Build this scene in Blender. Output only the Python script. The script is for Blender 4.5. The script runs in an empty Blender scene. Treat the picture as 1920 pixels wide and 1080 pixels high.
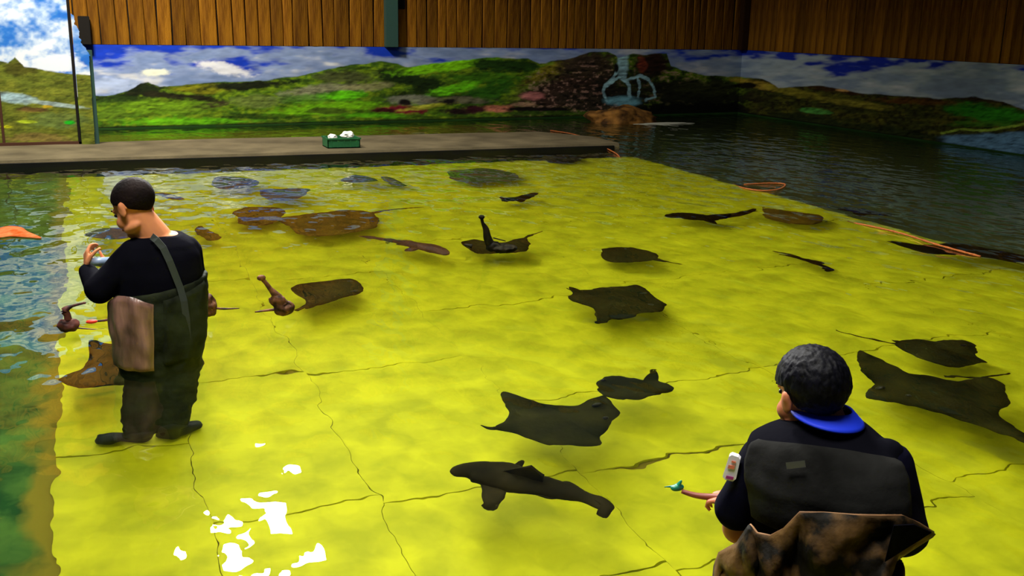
import bpy, bmesh, math, random
import numpy as np
from mathutils import Vector, Matrix, noise
rnd = random.Random(7)
SC = bpy.context.scene
COL = SC.collection
# ------------------------------------------------------------------ camera
F0 = 1900.0; H = 1.7; ROLL = math.atan(.02); PITCH = math.atan(495.7/F0); YAW = math.radians(22.66733)
FW = Vector((math.sin(YAW)*math.cos(PITCH), math.cos(YAW)*math.cos(PITCH), -math.sin(PITCH)))
R0 = Vector((math.cos(YAW), -math.sin(YAW), 0)); U0 = R0.cross(FW)
RC = R0*math.cos(ROLL) + U0*math.sin(ROLL); UC = -R0*math.sin(ROLL) + U0*math.cos(ROLL)
EYE = Vector((0, 0, H))
cd = bpy.data.cameras.new('camera'); cam = bpy.data.objects.new('camera', cd); COL.objects.link(cam)
cd.sensor_width = 36; cd.lens = 36*F0/1920; cd.clip_start = .05; cd.clip_end = 200
m = Matrix((RC, UC, -FW)).transposed().to_4x4(); m.translation = EYE
cam.matrix_world = m; SC.camera = cam

def ray(px, py):
    return (FW*F0 + RC*(px-960) - UC*(py-540)).normalized()
def at(px, py, z=0.0):
    """place in the pool seen at a picture point: on height z, through the water if z < 0"""
    d = ray(px, py)
    if z >= 0: return EYE + d*((z-H)/d.z)
    P = EYE - d*(H/d.z); n = 1/1.33; c = -d.z
    t = d*n + Vector((0, 0, 1))*(n*c - math.sqrt(1-n*n*(1-c*c)))
    return P + t*(z/t.z)
def at_y(px, py, Y):
    d = ray(px, py); return EYE + d*(Y/d.y)
def pix(P):
    v = P - EYE; w = v.dot(FW); return 960 + F0*v.dot(RC)/w, 540 - F0*v.dot(UC)/w

# ------------------------------------------------------------------ world, lamps, exposure
vs = SC.view_settings
vs.view_transform = 'Standard'; vs.look = 'None'; vs.exposure = 0.0; vs.gamma = 1.0; vs.use_curve_mapping = False
w = bpy.data.worlds.new('world'); SC.world = w; w.use_nodes = True
bg = w.node_tree.nodes['Background']; bg.inputs[0].default_value = (.55, .75, 1.0, 1); bg.inputs[1].default_value = .03
def area(name, loc, target, sx, sy, power, color=(1, 1, 1), spread=180):
    l = bpy.data.lights.new(name, 'AREA'); l.shape = 'RECTANGLE'; l.size = sx; l.size_y = sy
    l.energy = power; l.color = color; l.spread = math.radians(spread)
    o = bpy.data.objects.new(name, l); COL.objects.link(o); o.location = loc
    o.rotation_euler = (Vector(target)-Vector(loc)).to_track_quat('-Z', 'Y').to_euler(); return o
area('pool_lamp', (-.4, 2.0, 7.0), (1.5, 4.6, 0), 3.0, 2.4, 270, (1, .97, .88), 110)
area('pool_lamp', (1.2, 9.2, 9.0), (1.7, 6.8, 0), 1.7, 1.4, 900, (1, .97, .9), 112)
area('mural_lamp', (-1.0, 12.4, 6.8), (.4, 16.8, 1.2), 1.4, .9, 520, (1, .95, .86), 125)
_d = ray(497, 985); _p = EYE + _d*((H+3.6)/-_d.z)
area('hanging_lamp', (_p.x, _p.y, 3.6), at(497, 1000), .6, .5, 70, (1, 1, .97), 50)

# ------------------------------------------------------------------ materials
def mat(name, color, rough=.6, spec=.3, noise_amt=0, scale=8, color2=None, bump=0, bscale=None, metal=0, stretch=None, rand=0):
    M = bpy.data.materials.new(name); M.use_nodes = True; nt = M.node_tree; N = nt.nodes; L = nt.links
    b = N['Principled BSDF']; b.inputs['Roughness'].default_value = rough
    b.inputs['Specular IOR Level'].default_value = spec; b.inputs['Metallic'].default_value = metal
    tc = N.new('ShaderNodeTexCoord'); mp = N.new('ShaderNodeMapping'); L.new(tc.outputs['Object'], mp.inputs[0])
    if stretch: mp.inputs['Scale'].default_value = stretch
    out = None
    if color2 is not None:
        t = N.new('ShaderNodeTexNoise'); t.inputs['Scale'].default_value = scale; t.inputs['Detail'].default_value = 5
        L.new(mp.outputs[0], t.inputs['Vector'])
        r = N.new('ShaderNodeValToRGB'); r.color_ramp.elements[0].position = .5-.5/(1+noise_amt); r.color_ramp.elements[1].position = .5+.5/(1+noise_amt)
        r.color_ramp.elements[0].color = (*color, 1); r.color_ramp.elements[1].color = (*color2, 1)
        L.new(t.outputs['Fac'], r.inputs[0]); out = r.outputs[0]
    else:
        rgb = N.new('ShaderNodeRGB'); rgb.outputs[0].default_value = (*color, 1); out = rgb.outputs[0]
    if rand:
        oi = N.new('ShaderNodeObjectInfo'); mr = N.new('ShaderNodeMapRange'); L.new(oi.outputs['Random'], mr.inputs[0])
        mr.inputs[3].default_value = 1-rand; mr.inputs[4].default_value = 1+rand*.6
        hsv = N.new('ShaderNodeHueSaturation'); L.new(mr.outputs[0], hsv.inputs['Value']); L.new(out, hsv.inputs['Color']); out = hsv.outputs[0]
    L.new(out, b.inputs['Base Color'])
    if bump:
        t2 = N.new('ShaderNodeTexNoise'); t2.inputs['Scale'].default_value = bscale or scale; t2.inputs['Detail'].default_value = 6
        L.new(mp.outputs[0], t2.inputs['Vector'])
        bp = N.new('ShaderNodeBump'); bp.inputs['Strength'].default_value = bump; bp.inputs['Distance'].default_value = .02
        L.new(t2.outputs['Fac'], bp.inputs['Height']); L.new(bp.outputs[0], b.inputs['Normal'])
    return M
M = {}
M['yellow'] = mat('yellow_liner', (.40, .42, .006), .55, .1, 2.0, 4.2, (.66, .66, .010), rand=.03)
M['wood'] = mat('plank_wood', (.11, .036, .002), .7, .1, 1.5, 3.0, (.34, .14, .008), .5, 14, stretch=(5, 5, .5), rand=.38)
M['wood_dark'] = mat('dark_wood', (.03, .012, .003), .8, .1)
M['greenpost'] = mat('green_paint', (.03, .075, .06), .5, .3)
M['dark'] = mat('dark_timber', (.012, .010, .008), .8, .1)
M['concrete'] = mat('ledge_concrete', (.075, .06, .033), .85, .1, 1.5, 2.2, (.15, .12, .065), .3, 30)
M['ledgeshade'] = mat('shaded_ledge_face', (.006, .006, .005), .5, .2)  # near-black colour carries the shade on the ledge's front face
M['algaewall'] = mat('algae_wall', (.010, .04, .006), .6, .2, 1.5, 2, (.02, .07, .01))
M['redframe'] = mat('red_brown_paint', (.07, .025, .012), .6, .3)
M['rope'] = mat('orange_rope', (.26, .06, .015), .8, .1, 2, 60, (.40, .13, .04))
M['ray'] = mat('ray_skin', (.005, .006, .001), .8, .05, 2.2, 5, (.022, .021, .003), .15, 30)
M['raybrown'] = mat('brown_ray_skin', (.045, .027, .002), .8, .05, 2, 5, (.10, .062, .004), .15, 30)
M['raysky'] = mat('sky_tinted_ray_skin', (.02, .03, .045), .7, .1, 2, 4, (.06, .07, .07))  # blue-grey is the sky's reflection, put into the skin colour
M['rayolive'] = mat('olive_ray_skin', (.035, .035, .006), .6, .25, 2, 4, (.09, .085, .015))
M['shark'] = mat('shark_skin', (.006, .005, .001), .8, .05, 2, 4, (.022, .017, .004))
M['sharktail'] = mat('pale_tail_skin', (.10, .09, .02), .5, .3)
M['sharkbrown'] = mat('brown_shark_skin', (.05, .018, .008), .5, .3)
M['black'] = mat('black_fish_skin', (.003, .003, .001), .8, .05)
M['orange'] = mat('orange_fish', (.40, .06, .006), .8, .08, 3, 14, (.42, .15, .05))
M['floatbrown'] = mat('float_brown', (.015, .006, .003), .7, .15, 3, 16, (.13, .05, .016), .5, 40)
M['floatred'] = mat('float_dark_red', (.012, .004, .004), .6, .2, 3, 20, (.11, .03, .02))
M['floatblack'] = mat('float_black', (.003, .003, .001), .8, .1, 2, 20, (.015, .012, .004))
M['red'] = mat('red_tip', (.75, .03, .01), .5, .3)
M['skin'] = mat('skin', (.52, .18, .07), .6, .2, 1.5, 6, (.60, .23, .10))
M['skin2'] = mat('skin_tan', (.42, .13, .06), .55, .3, 1.5, 6, (.55, .19, .09))
M['hair'] = mat('black_hair', (.001, .001, .002), .6, .12, 2, 60, (.003, .003, .007), .2, 60, stretch=(1, 1, .3))
M['hairshort'] = mat('cropped_hair', (.003, .002, .002), .8, .1, 1.6, 9, (.012, .006, .005), .2, 80)
M['shirt'] = mat('black_jersey', (.002, .002, .004), .95, .03, 1.5, 3, (.004, .004, .007), .3, 9)
M['navy'] = mat('navy_jersey', (.002, .002, .006), .9, .05, 1.5, 4, (.003, .003, .014), .3, 9)
M['blue'] = mat('blue_collar', (.01, .04, .75), .6, .3)
M['yoke'] = mat('charcoal_fabric', (.004, .004, .0035), .9, .08, 2.0, 6, (.018, .018, .017), .6, 8)
M['tag'] = mat('grey_tag', (.11, .11, .10), .6, .3)
M['bib'] = mat('olive_wader_fabric', (.005, .007, .003), .8, .1, 2, 6, (.024, .030, .013), .6, 10)
M['strap'] = mat('grey_strap', (.035, .042, .036), .7, .2)
M['rubber'] = mat('pink_brown_rubber', (.03, .014, .010), .3, .5, 2.2, 8, (.33, .17, .13), .7, 10, stretch=(1.4, 1.4, .3))
M['boot'] = mat('dark_boot', (.008, .012, .005), .6, .3)
M['camo'] = mat('brown_camo_fabric', (.004, .003, .001), .7, .12, 4.5, 10, (.11, .058, .018), .8, 9)
M['edge'] = mat('tan_hem', (.30, .15, .06), .6, .3, 2, 12, (.12, .06, .03))
M['white'] = mat('white_patch', (.85, .82, .85), .5, .3)
M['purple'] = mat('purple_print', (.35, .03, .22), .5, .3)
M['redprint'] = mat('orange_print', (.80, .22, .12), .5, .3)
M['phone'] = mat('pale_blue_case', (.30, .42, .62), .3, .5)
M['crate'] = mat('green_plastic', (.01, .10, .03), .5, .4, 1.5, 12, (.02, .15, .05))
M['whitebag'] = mat('white_bag', (.85, .82, .74), .5, .4)
M['greentoy'] = mat('green_plastic_bright', (.01, .28, .16), .35, .5, 2, 40, (.01, .07, .05))
M['stick'] = mat('red_brown_stick', (.22, .05, .03), .5, .4)
M['rock'] = mat('orange_brown_rock', (.05, .022, .006), .8, .2, 2, 5, (.36, .16, .03), .8, 6)
M['foam'] = mat('pale_foam', (.5, .5, .4), .8, .2)
M['eye'] = mat('eye_black', (.01, .01, .01), .3, .5)
M['lip'] = mat('lip', (.35, .10, .08), .5, .3)

# pool bed colour: dark green algae, olive-brown blotches near the liner's left edge
def bed_material():
    Mt = bpy.data.materials.new('algae_bed'); Mt.use_nodes = True; nt = Mt.node_tree; N = nt.nodes; L = nt.links
    b = N['Principled BSDF']; b.inputs['Roughness'].default_value = .9; b.inputs['Specular IOR Level'].default_value = .1
    g = N.new('ShaderNodeNewGeometry'); s = N.new('ShaderNodeSeparateXYZ'); L.new(g.outputs['Position'], s.inputs[0])
    t = N.new('ShaderNodeTexNoise'); t.inputs['Scale'].default_value = 3.2; t.inputs['Detail'].default_value = 6; L.new(g.outputs['Position'], t.inputs['Vector'])
    r = N.new('ShaderNodeValToRGB'); e = r.color_ramp.elements; e[0].position = .36; e[1].position = .66
    e[0].color = (.008, .045, .008, 1); e[1].color = (.075, .16, .022, 1); L.new(t.outputs['Fac'], r.inputs[0])
    # olive stain band next to the liner
    mr = N.new('ShaderNodeMapRange'); L.new(s.outputs[0], mr.inputs[0]); mr.inputs[1].default_value = -.52; mr.inputs[2].default_value = -.27
    t2 = N.new('ShaderNodeTexNoise'); t2.inputs['Scale'].default_value = 5; t2.inputs['Detail'].default_value = 4; L.new(g.outputs['Position'], t2.inputs['Vector'])
    ad = N.new('ShaderNodeMath'); ad.operation = 'ADD'; L.new(mr.outputs[0], ad.inputs[0]); L.new(t2.outputs['Fac'], ad.inputs[1])
    mr2 = N.new('ShaderNodeMapRange'); L.new(ad.outputs[0], mr2.inputs[0]); mr2.inputs[1].default_value = .95; mr2.inputs[2].default_value = 1.3
    mx = N.new('ShaderNodeMixRGB'); L.new(mr2.outputs[0], mx.inputs[0]); L.new(r.outputs[0], mx.inputs[1]); mx.inputs[2].default_value = (.17, .14, .010, 1)
    # deep side past the liner is almost black
    mr3 = N.new('ShaderNodeMapRange'); L.new(s.outputs[0], mr3.inputs[0]); mr3.inputs[1].default_value = 6.0; mr3.inputs[2].default_value = 7.2
    mx2 = N.new('ShaderNodeMixRGB'); L.new(mr3.outputs[0], mx2.inputs[0]); L.new(mx.outputs[0], mx2.inputs[1]); mx2.inputs[2].default_value = (.045, .062, .022, 1)
    L.new(mx2.outputs[0], b.inputs['Base Color']); return Mt
M['bed'] = bed_material()
def water_material():
    Mt = bpy.data.materials.new('water'); Mt.use_nodes = True; nt = Mt.node_tree; N = nt.nodes; L = nt.links
    N.remove(N['Principled BSDF'])
    g = N.new('ShaderNodeBsdfGlass'); g.inputs['IOR'].default_value = 1.33; g.inputs['Roughness'].default_value = 0.0
    g.inputs['Color'].default_value = (.97, .99, .95, 1)
    geo = N.new('ShaderNodeNewGeometry')
    m1 = N.new('ShaderNodeMapping'); m1.inputs['Scale'].default_value = (1.45, .85, 1); L.new(geo.outputs['Position'], m1.inputs[0])
    a = N.new('ShaderNodeTexNoise'); a.inputs['Scale'].default_value = 2.9; a.inputs['Detail'].default_value = 1.0; a.inputs['Roughness'].default_value = .4; L.new(m1.outputs[0], a.inputs['Vector'])
    c = N.new('ShaderNodeTexNoise'); c.inputs['Scale'].default_value = 7.5; c.inputs['Detail'].default_value = 1; L.new(m1.outputs[0], c.inputs['Vector'])
    mm = N.new('ShaderNodeMath'); mm.operation = 'MULTIPLY_ADD'; L.new(c.outputs['Fac'], mm.inputs[0]); mm.inputs[1].default_value = .16; L.new(a.outputs['Fac'], mm.inputs[2])
    bp = N.new('ShaderNodeBump'); bp.inputs['Strength'].default_value = 1.0; bp.inputs['Distance'].default_value = WAVE; L.new(mm.outputs[0], bp.inputs['Height'])
    L.new(bp.outputs[0], g.inputs['Normal']); L.new(g.outputs[0], N['Material Output'].inputs['Surface']); return Mt
WAVE = .0215
M['water'] = water_material()
def painted(name, rough=.75):
    Mt = bpy.data.materials.new(name); Mt.use_nodes = True; N = Mt.node_tree.nodes; L = Mt.node_tree.links
    a = N.new('ShaderNodeVertexColor'); a.layer_name = 'paint'; b = N['Principled BSDF']; b.inputs['Roughness'].default_value = rough
    b.inputs['Specular IOR Level'].default_value = .15
    L.new(a.outputs[0], b.inputs['Base Color']); return Mt
M['mural'] = painted('mural_paint')

# ------------------------------------------------------------------ helpers
def link(name, me, m=None, parent=None, smooth=True):
    o = bpy.data.objects.new(name, me); COL.objects.link(o)
    if m is not None: me.materials.append(m)
    if parent is not None:
        o.parent = parent; o.matrix_parent_inverse = Matrix.Translation(parent.location).inverted()
    if smooth:
        me.polygons.foreach_set('use_smooth', [True]*len(me.polygons))
    return o
def from_bm(name, bm, m, parent=None, smooth=True):
    bmesh.ops.recalc_face_normals(bm, faces=bm.faces[:])
    me = bpy.data.meshes.new(name); bm.to_mesh(me); bm.free(); return link(name, me, m, parent, smooth)
def tag(o, label, cat, group=None):
    o['label'] = label; o['category'] = cat
    if group: o['group'] = group
    return o
def thing(name, loc, label, cat, group=None):
    o = bpy.data.objects.new(name, None); COL.objects.link(o); o.location = loc; o.empty_display_size = .1
    return tag(o, label, cat, group)
def struct(o): o['kind'] = 'structure'; return o
def box(bm, x0, x1, y0, y1, z0, z1, bev=0):
    g = bmesh.ops.create_cube(bm, size=1)['verts']
    for v in g: v.co = Vector(((x0+x1)/2+v.co.x*(x1-x0), (y0+y1)/2+v.co.y*(y1-y0), (z0+z1)/2+v.co.z*(z1-z0)))
    if bev:
        es = list({e for v in g for e in v.link_edges}); bmesh.ops.bevel(bm, geom=es, offset=bev, segments=2, affect='EDGES')
def ell(bm, c, r, rot=None, sub=3):
    g = bmesh.ops.create_icosphere(bm, subdivisions=sub, radius=1)['verts']
    for v in g:
        p = Vector((v.co.x*r[0], v.co.y*r[1], v.co.z*r[2]))
        if rot is not None: p = rot @ p
        v.co = p + Vector(c)
def cap(bm, a, b, ra, rb, n=16, flat=1.0, fdir=None):
    """tapered capsule; flat < 1 squashes it along fdir"""
    a = Vector(a); b = Vector(b); ax = (b-a); L = ax.length; ax.normalize()
    u = (fdir - ax*fdir.dot(ax)).normalized() if fdir is not None else ax.orthogonal().normalized(); v = ax.cross(u)
    prof = [(-ra*math.cos(t), ra*math.sin(t)) for t in (0.25, .6, 1.0, 1.35)] + [(0, ra)]
    prof += [(L*s, ra+(rb-ra)*s) for s in (.25, .5, .75, 1)]
    prof += [(L+rb*math.sin(t), rb*math.cos(t)) for t in (.25, .6, 1.0, 1.35)]
    rings = [[bm.verts.new(a+ax*h+(u*math.cos(q)*flat+v*math.sin(q))*r) for q in [2*math.pi*k/n for k in range(n)]] for h, r in prof]
    for i in range(len(rings)-1):
        for k in range(n): bm.faces.new((rings[i][k], rings[i][(k+1) % n], rings[i+1][(k+1) % n], rings[i+1][k]))
    bm.faces.new(rings[0][::-1]); bm.faces.new(rings[-1])
def loft(bm, rings, closed=True, ends=True):
    rv = [[bm.verts.new(p) for p in r] for r in rings]; n = len(rings[0])
    for i in range(len(rv)-1):
        for k in range(n if closed else n-1): bm.faces.new((rv[i][k], rv[i][(k+1) % n], rv[i+1][(k+1) % n], rv[i+1][k]))
    if closed and ends: bm.faces.new(rv[0][::-1]); bm.faces.new(rv[-1])
    return rv
def remeshed(name, bm, m, parent, voxel=.008, smooth=4, post=None):
    """union of everything in bm as one continuous surface"""
    bmesh.ops.recalc_face_normals(bm, faces=bm.faces[:])
    me = bpy.data.meshes.new('tmp'); bm.to_mesh(me); bm.free()
    t = bpy.data.objects.new('tmp', me); COL.objects.link(t)
    r = t.modifiers.new('r', 'REMESH'); r.mode = 'VOXEL'; r.voxel_size = voxel
    if smooth: s = t.modifiers.new('s', 'SMOOTH'); s.iterations = smooth; s.factor = .5
    dg = bpy.context.evaluated_depsgraph_get(); dg.update()
    out = bpy.data.meshes.new_from_object(t.evaluated_get(dg)); bpy.data.objects.remove(t); bpy.data.meshes.remove(me)
    out.name = name
    if post:
        for v in out.vertices: v.co = post(v.co.copy())
    return link(name, out, m, parent)
def tube(bm, pts, rads, n=10, flat=1.0):
    pts = [Vector(p) for p in pts]; up = Vector((0, 0, 1)); rings = []
    for i, p in enumerate(pts):
        t = (pts[min(i+1, len(pts)-1)]-pts[max(i-1, 0)]).normalized(); s = t.cross(up)
        if s.length < .05: s = t.cross(Vector((0, 1, 0)))
        s.normalize(); w_ = s.cross(t)
        rings.append([p+(s*math.cos(a)+w_*math.sin(a)*flat)*rads[i] for a in [2*math.pi*k/n for k in range(n)]])
    loft(bm, rings)
def resample(pts, rads, k=6):
    """Catmull-Rom through pts with radii"""
    P = [Vector(p) for p in pts]; o = []; q = []
    for i in range(len(P)-1):
        p0, p1, p2, p3 = P[max(i-1, 0)], P[i], P[i+1], P[min(i+2, len(P)-1)]
        for j in range(k):
            t = j/k; o.append(.5*((2*p1)+(p2-p0)*t+(2*p0-5*p1+4*p2-p3)*t*t+(3*p1-p0-3*p2+p3)*t**3)); q.append(rads[i]+(rads[i+1]-rads[i])*t)
    o.append(P[-1]); q.append(rads[-1]); return o, q
def spline_closed(pts, k=4):
    n = len(pts); o = []
    for i in range(n):
        p0, p1, p2, p3 = pts[i-1], pts[i], pts[(i+1) % n], pts[(i+2) % n]
        for j in range(k):
            t = j/k
            o.append(tuple(.5*(2*p1[c]+(p2[c]-p0[c])*t+(2*p0[c]-5*p1[c]+4*p2[c]-p3[c])*t*t+(3*p1[c]-p0[c]-3*p2[c]+p3[c])*t**3) for c in (0, 1)))
    return o

# ------------------------------------------------------------------ mural painting (numpy, colours are the paint itself)
def vnoise(x, y, seed=0):
    xi = np.floor(x).astype(np.int64); yi = np.floor(y).astype(np.int64); xf = x-xi; yf = y-yi
    def h(a, b):
        n = (a*374761393 + b*668265263 + seed*1442695041) & 0xffffffff
        n = ((n ^ (n >> 13))*1274126177) & 0xffffffff; return ((n ^ (n >> 16)) & 0xffff)/65535.
    u = xf*xf*(3-2*xf); v = yf*yf*(3-2*yf)
    return (h(xi, yi)*(1-u)+h(xi+1, yi)*u)*(1-v)+(h(xi, yi+1)*(1-u)+h(xi+1, yi+1)*u)*v
def fbm(x, y, seed=0, o=4):
    s = 0; a = .5
    for i in range(o): s = s+a*vnoise(x*2**i, y*2**i, seed+i*17); a *= .5
    return s/.9375
def lin(c): c = np.array(c)/255.; return np.where(c <= .04045, c/12.92, ((c+.055)/1.055)**2.4)
def sm(a, b, x): t = np.clip((x-a)/(b-a), 0, 1); return t*t*(3-2*t)
class Paint:
    def __init__(s, X, Y): s.X = X; s.Y = Y; s.c = np.zeros(X.shape+(3,)); s.n1 = fbm(X/22, Y/8, 3)-.5; s.n2 = fbm(X/7, Y/4, 9)-.5
    def mix(s, mask, col): mask = np.clip(mask, 0, 1)[..., None]; s.c = s.c*(1-mask)+lin(col)*mask
    def brush(s, amt=.5):
        a = fbm(s.X/16, s.Y/3.0, 61, 4); b = fbm((s.X+s.Y*1.5)/7, s.Y/5, 67, 3); s.c = s.c*(1+amt*((a-.5)*1.6+(b-.5)*1.2))[..., None]; s.c = np.clip(s.c, .001, .9)
    def blob(s, cx, cy, rx, ry, col, al=1, ang=0, rag=.9, soft=.35):
        a = math.radians(ang); dx = s.X-cx; dy = s.Y-cy; u = (dx*math.cos(a)+dy*math.sin(a))/rx; v = (-dx*math.sin(a)+dy*math.cos(a))/ry
        d = np.sqrt(u*u+v*v)+(s.n1+s.n2*.6)*rag; s.mix((1-sm(1-soft, 1+soft, d))*al, col)
    def line(s, pts, wd, col, al=1, rag=2):
        best = np.full(s.X.shape, 1e9)
        for (x0, y0), (x1, y1) in zip(pts, pts[1:]):
            dx, dy = x1-x0, y1-y0; t = np.clip(((s.X-x0)*dx+(s.Y-y0)*dy)/(dx*dx+dy*dy), 0, 1)
            best = np.minimum(best, np.hypot(s.X-x0-t*dx, s.Y-y0-t*dy))
        s.mix((1-sm(wd*.5, wd*1.2, best+s.n2*rag*2))*al, col)
RIDGE = [(-20, 190), (178, 180), (215, 178), (240, 170), (262, 158), (278, 154), (300, 162), (330, 160), (400, 155), (500, 150), (560, 142), (640, 125), (715, 115), (745, 120), (765, 126), (820, 118), (930, 107), (990, 110), (1012, 118), (1060, 112), (1105, 98), (1140, 96), (1160, 108), (1185, 102), (1250, 101), (1258, 124), (1290, 134), (1330, 142), (1390, 144), (1430, 147), (1460, 166), (1520, 160), (1560, 163), (1610, 175), (1700, 180), (1760, 185), (1830, 182), (1880, 190), (1940, 212)]
def paint_main(X, Y):
    p = Paint(X, Y); rx, ry = zip(*RIDGE); ridge = np.interp(X, rx, ry)+p.n1*5
    # sky
    p.c[:] = lin((22, 60, 190)); dark = sm(1250, 1450, X)
    p.mix(dark*.85, (30, 48, 170))
    cl = fbm(X/80+3, Y/20, 21, 4)*1.15+fbm(X/25, Y/8, 5, 3)*.35
    top = np.interp(X, [178, 1330, 1940], [95, 92, 116])
    cl = cl+(Y-top)/110.
    cl = cl+np.interp(X, [178, 230, 300, 370, 400, 460, 560, 700, 900, 1050, 1150, 1280, 1330, 1400, 1940], [-.15, -.1, .12, .1, -.12, -.12, .0, -.05, .0, .08, .3, .2, .05, .0, .0])
    p.mix(sm(.66, .92, cl)*.88, (150, 168, 200))
    tex = fbm(X/48, Y/12, 33, 3)
    p.mix(sm(.66, .92, cl)*dark*.7, (190, 205, 200)); p.mix(sm(.85, 1.1, cl)*sm(.48, .78, tex)*.85, (225, 225, 225)); p.mix(sm(.85, 1.1, cl)*sm(.52, .3, tex)*.5, (95, 120, 165))
    p.blob(290, 136, 28, 6, (240, 240, 215)); p.blob(420, 128, 50, 10, (235, 235, 240), ang=12); p.blob(215, 160, 45, 14, (190, 205, 235), .8)
    # land
    land = sm(-1.2, 1.2, Y-ridge); keep = p.c.copy()
    q = p; q.c = np.zeros_like(keep); q.c[:] = lin((70, 105, 18))
    q.mix(sm(-.2, .35, p.n1+p.n2)*.6, (130, 155, 22)); q.mix(sm(.0, -.35, p.n1)*.6, (38, 62, 12))
    B = q.blob
    B(230, 185, 50, 10, (40, 60, 14)); B(270, 168, 42, 14, (28, 38, 12)); B(380, 167, 60, 9, (120, 120, 18)); B(340, 182, 80, 7, (35, 34, 14), 1, 5)
    B(470, 160, 80, 9, (26, 32, 10), 1, -4); B(380, 200, 50, 6, (58, 42, 30), 1, -8); B(300, 200, 90, 13, (110, 150, 22), .8); B(340, 228, 120, 8, (100, 180, 12), .8)
    B(210, 215, 30, 15, (90, 120, 25), .7)
    B(480, 190, 45, 12, (110, 125, 55), .8); B(600, 172, 70, 13, (140, 138, 105), .9, -6); B(590, 185, 60, 10, (78, 130, 20), .8); B(650, 145, 55, 12, (80, 85, 45), .9)
    B(600, 205, 90, 12, (120, 190, 14), .8, -4); B(490, 218, 90, 5, (30, 50, 10), .7); B(620, 208, 45, 6, (58, 60, 20), .8); B(660, 232, 90, 5, (60, 140, 10), .8)
    B(680, 165, 55, 8, (140, 135, 90), .8, -8); B(645, 178, 40, 9, (95, 190, 15)); B(725, 138, 40, 10, (85, 105, 30), .9)
    B(770, 150, 75, 14, (26, 44, 12), 1, 14); B(850, 122, 100, 10, (125, 200, 15), 1, -7); B(950, 122, 70, 13, (32, 60, 14)); B(920, 145, 70, 8, (60, 110, 16), .8)
    B(800, 178, 80, 8, (24, 40, 12), .9); B(850, 168, 48, 9, (110, 205, 20), 1, -12); B(910, 178, 60, 20, (40, 90, 16), .9, -20)
    B(780, 187, 45, 9, (130, 130, 110), .8); B(860, 188, 60, 7, (110, 100, 80), .8); B(840, 192, 16, 7, (25, 20, 18)); B(762, 192, 12, 5, (25, 20, 18)); B(750, 207, 42, 8, (120, 25, 40)); B(720, 208, 20, 5, (60, 20, 20))
    B(800, 200, 45, 4, (200, 200, 60), .7, -8); B(860, 208, 30, 6, (40, 25, 22)); B(700, 216, 60, 5, (90, 180, 15), .7)
    # rocky mass, waterfall
    B(1040, 130, 60, 12, (140, 130, 30), 1, -25)
    B(1060, 172, 110, 38, (62, 44, 34), 1, -14, .7); B(1100, 122, 55, 26, (60, 48, 34)); B(1120, 190, 70, 26, (52, 44, 32))
    rock = sm(960, 1010, X)*sm(1400, 1240, X)*sm(118, 150, Y+(X-1000)*.15)
    q.mix(rock*sm(.1, .28, p.n2+p.n1*.5)*.75, (170, 130, 112)); q.mix(rock*sm(-.05, -.25, p.n2)*.8, (14, 12, 8))
    B(930, 204, 32, 7, (215, 130, 100)); B(890, 205, 26, 8, (60, 22, 30)); B(995, 180, 22, 8, (205, 125, 120), .8); B(985, 196, 22, 4, (190, 150, 115), .8); B(1010, 205, 70, 5, (22, 16, 14)); B(1050, 212, 110, 4, (60, 90, 20), .8)
    B(1220, 122, 34, 26, (42, 24, 16), 1, 0, .4); B(1204, 120, 9, 18, (140, 60, 40), .8); B(1300, 178, 110, 34, (30, 32, 16), 1, 4); B(1330, 165, 60, 12, (48, 52, 22), .8); B(1300, 205, 130, 14, (8, 10, 5)); B(1180, 165, 60, 34, (30, 28, 20), .8)
    W = (160, 205, 215)
    B(1168, 118, 10, 26, W, .85, 0, .6); q.line([(1160, 105), (1162, 125), (1150, 145), (1135, 160), (1130, 172), (1138, 190)], 3, W, .8); q.line([(1170, 130), (1172, 148), (1180, 160), (1180, 190)], 3.5, W, .8)
    q.line([(1175, 150), (1200, 142), (1215, 148), (1226, 165), (1228, 182), (1210, 188)], 3, W, .8); q.line([(1195, 145), (1200, 160), (1196, 182)], 2.5, W, .7); B(1168, 190, 30, 9, (120, 180, 195), .9, 0, .5); q.line([(1138, 160), (1160, 145), (1172, 152)], 3, W)
    B(1156, 128, 4, 8, (20, 20, 16), 1, 0, .2)
    # right wall land
    rr = sm(1385, 1420, X)
    q.mix(rr*.85, (52, 46, 20)); q.mix(rr*sm(-.05, .22, p.n1)*.6, (96, 92, 24)); q.mix(rr*sm(.02, -.22, p.n2)*.7, (28, 20, 8))
    B(1410, 156, 40, 7, (180, 150, 50), .8, 12); B(1400, 160, 22, 6, (20, 14, 6)); B(1500, 175, 60, 7, (150, 140, 40), .7, 12); B(1560, 166, 60, 8, (58, 32, 12), .9, 8); B(1580, 169, 14, 3, (210, 160, 90)); B(1610, 195, 60, 6, (150, 140, 45), .7, 8); B(1530, 208, 28, 5, (90, 170, 70), .9, 6)
    B(1720, 190, 80, 6, (90, 55, 18), .8, 3); B(1860, 188, 70, 6, (48, 34, 12), .9, 6); B(1850, 212, 75, 16, (46, 130, 24), 1, 6); B(1850, 232, 70, 6, (60, 120, 24), .7); q.line([(1765, 250), (1800, 242), (1850, 245), (1925, 232)], 2.5, (150, 180, 60), .8)
    q.mix(sm(0, 6, (Y-(252-(X-1765)*.05)+p.n1*6))*sm(1745, 1775, X-(Y-250)*.4), (95, 135, 165)); B(1600, 240, 150, 14, (30, 44, 18), .7, 8)
    # dark line near the foot on the left wall
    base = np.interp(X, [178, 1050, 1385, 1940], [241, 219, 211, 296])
    q.mix(sm(-5, -1, Y-base)*.9, (10, 14, 8))
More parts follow.
